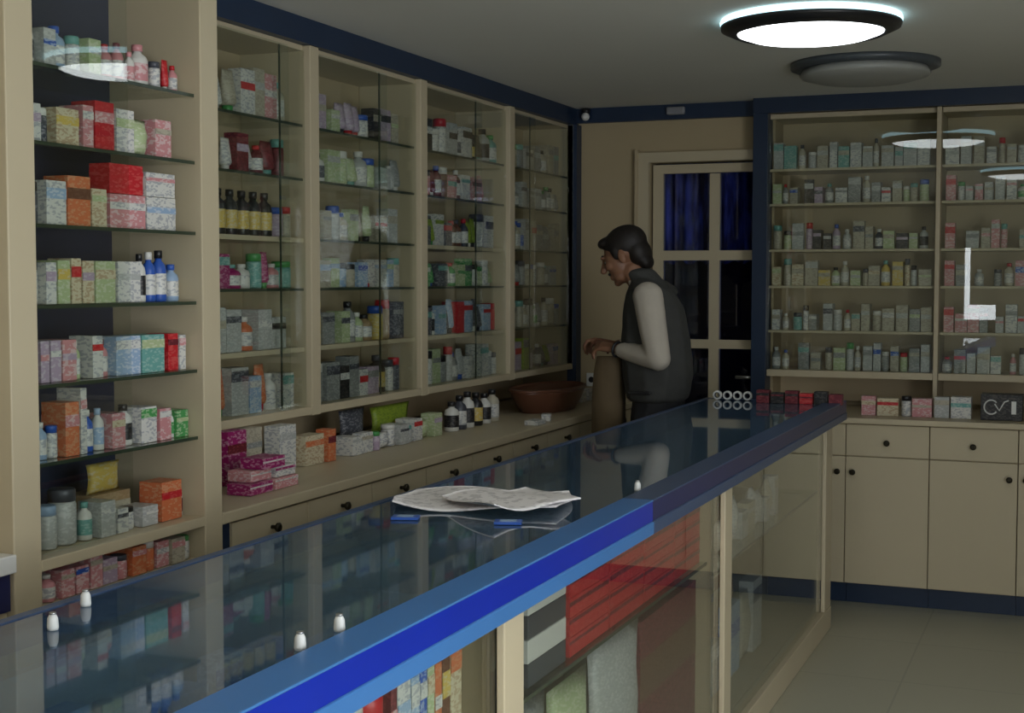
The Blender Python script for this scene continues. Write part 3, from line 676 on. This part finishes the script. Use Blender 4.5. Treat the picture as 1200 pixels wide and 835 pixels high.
# ------------------------------------------------------------------ lamps and small fittings
def lamp(x, y, label, on):
    t = thing('ceiling_lamp', label, 'lamp', (x, y, HC), 0, 'round ceiling lamps')
    if on:
        MB().lathe([(.20, -.0005), (.302, -.0005), (.306, -.010), (.304, -.022), (.24, -.022)], RINGG, 0, 0, 48, cap=True).build('halo_strip', t)
        MB().lathe([(.235, -.0225), (.304, -.0225), (.302, -.034), (.255, -.055), (.245, -.048), (.235, -.0225)], BLACKP, 0, 0, 48, cap=False).build('dark_rim', t)
        MB().lathe([(.05, -.078), (.14, -.073), (.205, -.064), (.245, -.050), (.236, -.0235), (.10, -.0235)], LAMPM, 0, 0, 48).build('diffuser', t)
    else:
        MB().lathe([(.10, -.0005), (.30, -.0005), (.30, -.022), (.24, -.026), (.10, -.026)], plain('dark_lamp_ring', (.07, .08, .09), .35), 0, 0, 48, cap=True).build('dark_ring', t)
        MB().lathe([(.02, -.088), (.12, -.083), (.2, -.073), (.255, -.058), (.262, -.05), (.25, -.0265), (.2, -.0265)], plain('opal_unlit', (.36, .36, .33), .5), 0, 0, 48).build('diffuser', t)
    return t
lamp(-.877, 4.88, 'bright round ceiling lamp with a dark rim and glowing disc', True)
lamp(-.845, 5.95, 'unlit round ceiling lamp with a dark ring behind the bright one', False)
lamp(-.65, 1.75, 'round ceiling lamp overhead, seen only as a reflection in the bright back cabinet', True)
lamp(.75, .6, 'round ceiling lamp above the aisle, the one closer to the shop window', True)  # out of view, added to brighten the near counter
lamp(.75, 2.2, 'round ceiling lamp above the aisle in front of the counter', True)  # second lamp added out of view for the near counter
cm = thing('security_camera', 'small white dome camera in the cornice corner above the door wall', 'camera', (-2.405, 6.97, 2.36))
MB().lathe([(.022, .035), (.022, .015), (.016, .01)], BLACKP, 0, 0, 16).build('mount', cm)
MB().ell((0, -.008, -.006), (.022, .022, .022), WHITEP).build('dome', cm)
o = B(-1.975, -1.88, 6.965, 6.994, 2.345, 2.385, plain('grey_plastic', (.25, .25, .27), .4), bev=.008).build('wall_sensor'); tag(o, 'small pale grey sensor box on the navy cornice above the door', 'sensor')
sw = thing('socket_plate', 'white double socket low on the wall between ledge and door', 'socket', (-2.36, 7.03, .985))
B(-.055, .055, -.012, -.001, -.035, .035, WHITEP, bev=.003).build('plate', sw)
for x in (-.027, .027): MB().lathe([(.016, 0), (.014, .003)], BLACKP, 0, 0, 16).build('socket', sw, (x, -.012, 0)).rotation_euler = (PI/2, 0, 0)

# ------------------------------------------------------------------ the man
SKIN = plain('skin', (.26, .125, .07), .5, var=.1, scale=20)
HAIRM = plain('dark_hair', (.012, .008, .006), .6, var=.3, scale=60)
SHIRT = plain('cream_shirt', (.46, .41, .34), .85, var=.08, scale=14, bump=.5)
VEST = plain('charcoal_vest', (.050, .050, .046), .85, var=.2, scale=25, bump=.5)
TROU = plain('dark_trousers', (.02, .02, .024), .85, var=.2, scale=20, bump=.4)
SHOE = plain('black_shoe', (.01, .01, .01), .4)
CYM = 5.93
man = thing('person', 'man in charcoal vest and cream long-sleeved shirt, head bowed over his hands', 'person', (-1.715, CYM, .004))
def W(x, y, z): return Vector((x+1.66, y-CYM, z))
def rem(o, v, sm=6):
    r = o.modifiers.new('merge', 'REMESH'); r.mode = 'VOXEL'; r.voxel_size = v; r.use_smooth_shade = True
    s_ = o.modifiers.new('soften', 'SMOOTH'); s_.factor = .5; s_.iterations = sm
    return o
body = MB(); S = SKIN
# torso core, neck, legs
body.chain([(W(-1.66, CYM, .98), (.08, .11, .04)), (W(-1.67, CYM, 1.20), (.09, .13, .05)), (W(-1.69, CYM, 1.40), (.08, .15, .05)), (W(-1.715, CYM, 1.47), (.06, .10, .04))], S, .03)
body.chain([(W(-1.715, CYM, 1.46), (.055, .055, .05)), (W(-1.775, CYM, 1.55), (.055, .052, .05))], S, .012)
for sy in (-1, 1):
    body.chain([(W(-1.66, CYM+sy*.075, .93), (.065, .06, .05)), (W(-1.65, CYM+sy*.10, .52), (.05, .05, .05)), (W(-1.63, CYM+sy*.11, .12), (.034, .034, .04))], S, .03)
# head: cranium, face, jaw, nose, ears (facing -X, bowed)
HR = Matrix.Rotation(math.radians(-24), 3, 'Y')   # chin towards chest
HC_ = W(-1.812, CYM, 1.612)
def hd(x, y, z): return HC_ + HR @ Vector((x, y, z))
body.ell(hd(.015, 0, .03), (.095, .074, .085), S, HR, 3)
body.ell(hd(-.035, 0, -.015), (.058, .060, .085), S, HR, 3)
body.ell(hd(-.045, 0, -.075), (.040, .046, .036), S, HR, 3)
body.ell(hd(-.072, 0, -.098), (.018, .024, .016), S, HR, 2)       # chin
body.chain([(hd(-.090, 0, .014), (.012, .010, .012)), (hd(-.114, 0, -.026), (.016, .015, .013))], S, .004)   # nose
body.ell(hd(-.088, 0, .028), (.014, .045, .010), S, HR, 2)        # brow
body.ell(hd(-.083, 0, -.062), (.014, .026, .007), S, HR, 2)       # lips
body.ell(hd(-.085, 0, -.073), (.012, .022, .007), S, HR, 2)
for sy in (-1, 1):
    body.ell(hd(.010, sy*.078, -.012), (.018, .010, .032), S, HR, 2)
    body.ell(hd(-.062, sy*.040, -.02), (.026, .020, .024), S, HR, 2)
# arms
def arm(sy, sh, el, wr):
    body.chain([(sh, (.045, .045, .045)), (el, (.036, .036, .036)), (wr, (.024, .026, .026))], S, .014)
shL, elL, wrL = W(-1.645, CYM-.195, 1.42), W(-1.585, CYM-.235, 1.175), W(-1.790, CYM-.13, 1.205)
shR, elR, wrR = W(-1.70, CYM+.185, 1.42), W(-1.70, CYM+.225, 1.175), W(-1.86, CYM+.08, 1.215)
arm(-1, shL, elL, wrL); arm(1, shR, elR, wrR)
def hand(wr, dirv, up, side):
    """palm, four curled fingers, thumb; dirv towards fingertips, up = back of hand, side = thumb side"""
    d_, u_, s_ = dirv.normalized(), up.normalized(), side.normalized()
    palm = [(wr, (.024, .024, .024)), (wr+d_*.03+s_*.004, (.026, .026, .024)), (wr+d_*.075, (.030, .030, .026))]
    for q in (-1, 0, 1):
        body.chain([(wr+s_*q*.006, (.016, .016, .016)), (wr+d_*.045+s_*q*.020, (.015, .015, .015)), (wr+d_*.082+s_*q*.026, (.0125, .0125, .0125))], S, .006)
    for fi, (off, ln) in enumerate(((.030, .072), (.010, .080), (-.011, .075), (-.031, .060))):
        p = wr + d_*.082 + s_*off
        k1 = p + d_*ln*.42 - u_*ln*.12; k2 = k1 + d_*ln*.18 - u_*ln*.34; k3 = k2 - d_*ln*.12 - u_*ln*.28
        body.chain([(p, (.0095,)*3), (k1, (.0088,)*3), (k2, (.008,)*3), (k3, (.0072,)*3)], S, .004)
    p = wr + d_*.030 + s_*.026
    k1 = p + d_*.030 + s_*.022 - u_*.012; k2 = k1 + d_*.030 - s_*.004 - u_*.018
    body.chain([(p, (.013,)*3), (k1, (.0105,)*3), (k2, (.009,)*3)], S, .004)
hand(wrL + Vector((-.02, .012, .004)), Vector((-1, .42, .12)), Vector((.1, .1, 1)), Vector((-.1, .9, .35)))
hand(wrR + Vector((-.02, -.01, .004)), Vector((-1, -.32, .14)), Vector((.1, -.1, 1)), Vector((.1, -.9, .35)))
bo = body.build('body', man); rem(bo, .005, 2)
# hair
h = MB()
h.ell(hd(.026, 0, .046), (.100, .081, .082), HAIRM, HR, 3); h.ell(hd(-.052, 0, .085), (.040, .055, .026), HAIRM, HR, 3)
h.ell(hd(.068, 0, -.01), (.055, .070, .070), HAIRM, HR, 3); h.ell(hd(.082, 0, -.065), (.032, .052, .035), HAIRM, HR, 3)
for sy in (-1, 1): h.ell(hd(-.012, sy*.066, .02), (.022, .014, .038), HAIRM, HR, 2)
ho = h.build('hair', man); rem(ho, .006, 3)
e = MB()
for sy in (-1, 1):
    e.ell(hd(-.0775, sy*.030, .002), (.009, .010, .006), plain('eye_white', (.3, .27, .24), .4), HR, 2); e.ell(hd(-.0835, sy*.030, .0), (.0045, .006, .006), HAIRM, HR, 2)
e.build('eyes', man)
e = MB()
for sy in (-1, 1): e.chain([(hd(-.089, sy*.012, .030), (.005, .005, .004)), (hd(-.079, sy*.048, .032), (.005, .006, .004))], HAIRM, .004, 1)
e.build('eyebrows', man)
e = MB(); e.chain([(hd(-.086, -.024, -.054), (.007, .006, .006)), (hd(-.094, 0, -.048), (.008, .008, .007)), (hd(-.086, .024, -.054), (.007, .006, .006))], HAIRM, .004, 1); e.build('moustache', man)
# shirt with sleeves
s = MB()
s.chain([(W(-1.66, CYM, 1.00), (.115, .165, .05)), (W(-1.675, CYM, 1.22), (.125, .165, .05)), (W(-1.685, CYM, 1.38), (.112, .175, .055)), (W(-1.70, CYM, 1.46), (.075, .115, .04))], SHIRT, .03)
s.chain([(W(-1.72, CYM, 1.475), (.066, .066, .022)), (W(-1.735, CYM, 1.50), (.066, .064, .02))], SHIRT, .01)
for (a_, b_, c_) in ((shL, elL, wrL), (shR, elR, wrR)):
    s.chain([(a_ + Vector((0, 0, .02)), (.068, .062, .062)), (a_.lerp(b_, .5), (.062, .058, .058)), (b_, (.054, .052, .052)), (b_.lerp(c_, .5), (.046, .046, .046)), (c_.lerp(b_, .08), (.036, .036, .036))], SHIRT, .014)
rem(s.build('shirt', man), .009, 5)
# vest
v = MB()
v.chain([(W(-1.655, CYM, .995), (.135, .19, .03)), (W(-1.655, CYM, 1.10), (.155, .195, .05)), (W(-1.665, CYM, 1.24), (.150, .190, .05)), (W(-1.675, CYM, 1.38), (.132, .180, .05)), (W(-1.690, CYM, 1.45), (.105, .150, .045)), (W(-1.705, CYM, 1.485), (.078, .10, .03))], VEST, .01)
v.chain([(W(-1.70, CYM, 1.49), (.078, .075, .03)), (W(-1.735, CYM, 1.535), (.072, .068, .028))], VEST, .01)
for sy in (-1, 1): v.chain([(W(-1.69, CYM+sy*.10, 1.48), (.06, .05, .035)), (W(-1.665, CYM+sy*.165, 1.455), (.055, .04, .035))], VEST, .02)
rem(v.build('vest', man), .009, 5)
B(-.07, .03, -.205, -.19, 1.02, 1.035, BLACKP, bev=.004).build('pocket_zip', man)
tr_ = MB()
tr_.chain([(W(-1.65, CYM, .99), (.115, .165, .04)), (W(-1.66, CYM, .88), (.115, .165, .05))], TROU, .02)
for sy in (-1, 1):
    tr_.chain([(W(-1.645, CYM+sy*.085, .88), (.10, .088, .06)), (W(-1.65, CYM+sy*.10, .52), (.075, .07, .06)), (W(-1.635, CYM+sy*.11, .14), (.058, .055, .04)), (W(-1.635, CYM+sy*.11, .075), (.06, .056, .02))], TROU, .025)
rem(tr_.build('trousers', man), .01, 4)
for sy in (-1, 1):
    sh = MB(); sh.chain([(W(-1.60, CYM+sy*.11, .046), (.045, .040, .045)), (W(-1.70, CYM+sy*.115, .040), (.05, .045, .039)), (W(-1.80, CYM+sy*.12, .032), (.05, .045, .031))], SHOE, .012)
    rem(sh.build('shoe', man), .007, 2)
wt_ = MB()
pd = (wrL-elL).normalized(); pc = wrL + pd*.012; uu = pd.orthogonal().normalized(); ww = pd.cross(uu)
wt_.tube([pc + (uu*math.cos(t_)+ww*math.sin(t_))*.031 for t_ in [2*PI*k/20 for k in range(21)]], .006, BLACKP, 8)
wt_.build('wristwatch', man)
# tan paper bag he holds
bg = thing('paper_bag', 'tall tan paper bag hanging from the hands of the man', 'bag', (-1.925, CYM-.03, 0))
a = MB(); i = a.mi(PM['tan']); rr = []
TANB = plain('tan_paper', (.15, .105, .055), .8, var=.15, scale=18, bump=.6); i = a.mi(TANB)
for z, hw, hd_ in ((.80, .060, .045), (.82, .062, .05), (1.0, .062, .05), (1.10, .058, .04), (1.165, .052, .022), (1.175, .050, .02)):
    ring = [(-hw, -hd_), (-hw*.0, -hd_*1.08), (hw, -hd_), (hw*1.06, 0), (hw, hd_), (0, hd_*1.08), (-hw, hd_), (-hw*1.06, 0)]
    rr.append([a.bm.verts.new((x, y, z)) for x, y in ring])
for A_, B_ in zip(rr, rr[1:]):
    for q in range(8):
        f = a.bm.faces.new((A_[q], A_[(q+1) % 8], B_[(q+1) % 8], B_[q])); f.material_index = a.mi(TANB); f.smooth = True
f = a.bm.faces.new(rr[0][::-1]); f.material_index = a.mi(TANB)
a.build('bag_body', bg)
MB().tube([(-.045+.04*math.cos(t_) , 0, 1.185+.065*math.sin(t_)) for t_ in [PI*k/14 for k in range(15)]], .005, PS['brown'], 8).build('handle', bg)

# ------------------------------------------------------------------ light
wl = bpy.data.worlds.new('sky'); SC.world = wl; wl.use_nodes = True
bgn = wl.node_tree.nodes['Background']; bgn.inputs[0].default_value = (.90, .95, 1.0, 1); bgn.inputs[1].default_value = 6.8
ld = bpy.data.lights.new('window_portal', 'AREA'); ld.shape = 'RECTANGLE'; ld.size = .6; ld.size_y = 1.0
ld.cycles.is_portal = True
lo = bpy.data.objects.new('window_portal', ld); COL.objects.link(lo); lo.location = (.6, FY-.11, 1.5); lo.rotation_euler = (PI/2, 0, 0)
l2 = bpy.data.lights.new('entrance_portal', 'AREA'); l2.shape = 'RECTANGLE'; l2.size = 2.08; l2.size_y = 2.7; l2.cycles.is_portal = True
o2 = bpy.data.objects.new('entrance_portal', l2); COL.objects.link(o2); o2.location = (RX+.11, .85, 1.16); o2.rotation_euler = (0, PI/2, 0)
SC.cycles.transparent_max_bounces = 24; SC.cycles.max_bounces = 10; SC.cycles.glossy_bounces = 5
SC.cycles.sample_clamp_indirect = 4.0
SC.view_settings.view_transform = 'Standard'; SC.view_settings.look = 'None'; SC.view_settings.gamma = 1
SC.view_settings.use_curve_mapping = False; SC.view_settings.exposure = 0.0

# ------------------------------------------------------------------ camera
cd = bpy.data.cameras.new('camera'); cam = bpy.data.objects.new('camera', cd); COL.objects.link(cam)
yaw, pit, rol = math.radians(-22.0157), math.radians(-3.1563), math.radians(.0332)
f = Vector((math.sin(yaw)*math.cos(pit), math.cos(yaw)*math.cos(pit), math.sin(pit)))
r = Vector((math.cos(yaw), -math.sin(yaw), 0)); u = r.cross(f)
r2 = r*math.cos(rol)+u*math.sin(rol); u2 = -r*math.sin(rol)+u*math.cos(rol)
M = Matrix((r2, u2, -f)).transposed().to_4x4(); M.translation = Vector((0, 0, 1.515))
cam.matrix_world = M; cd.sensor_width = 36; cd.lens = 36*1650/1200; cd.clip_start = .05
SC.camera = cam
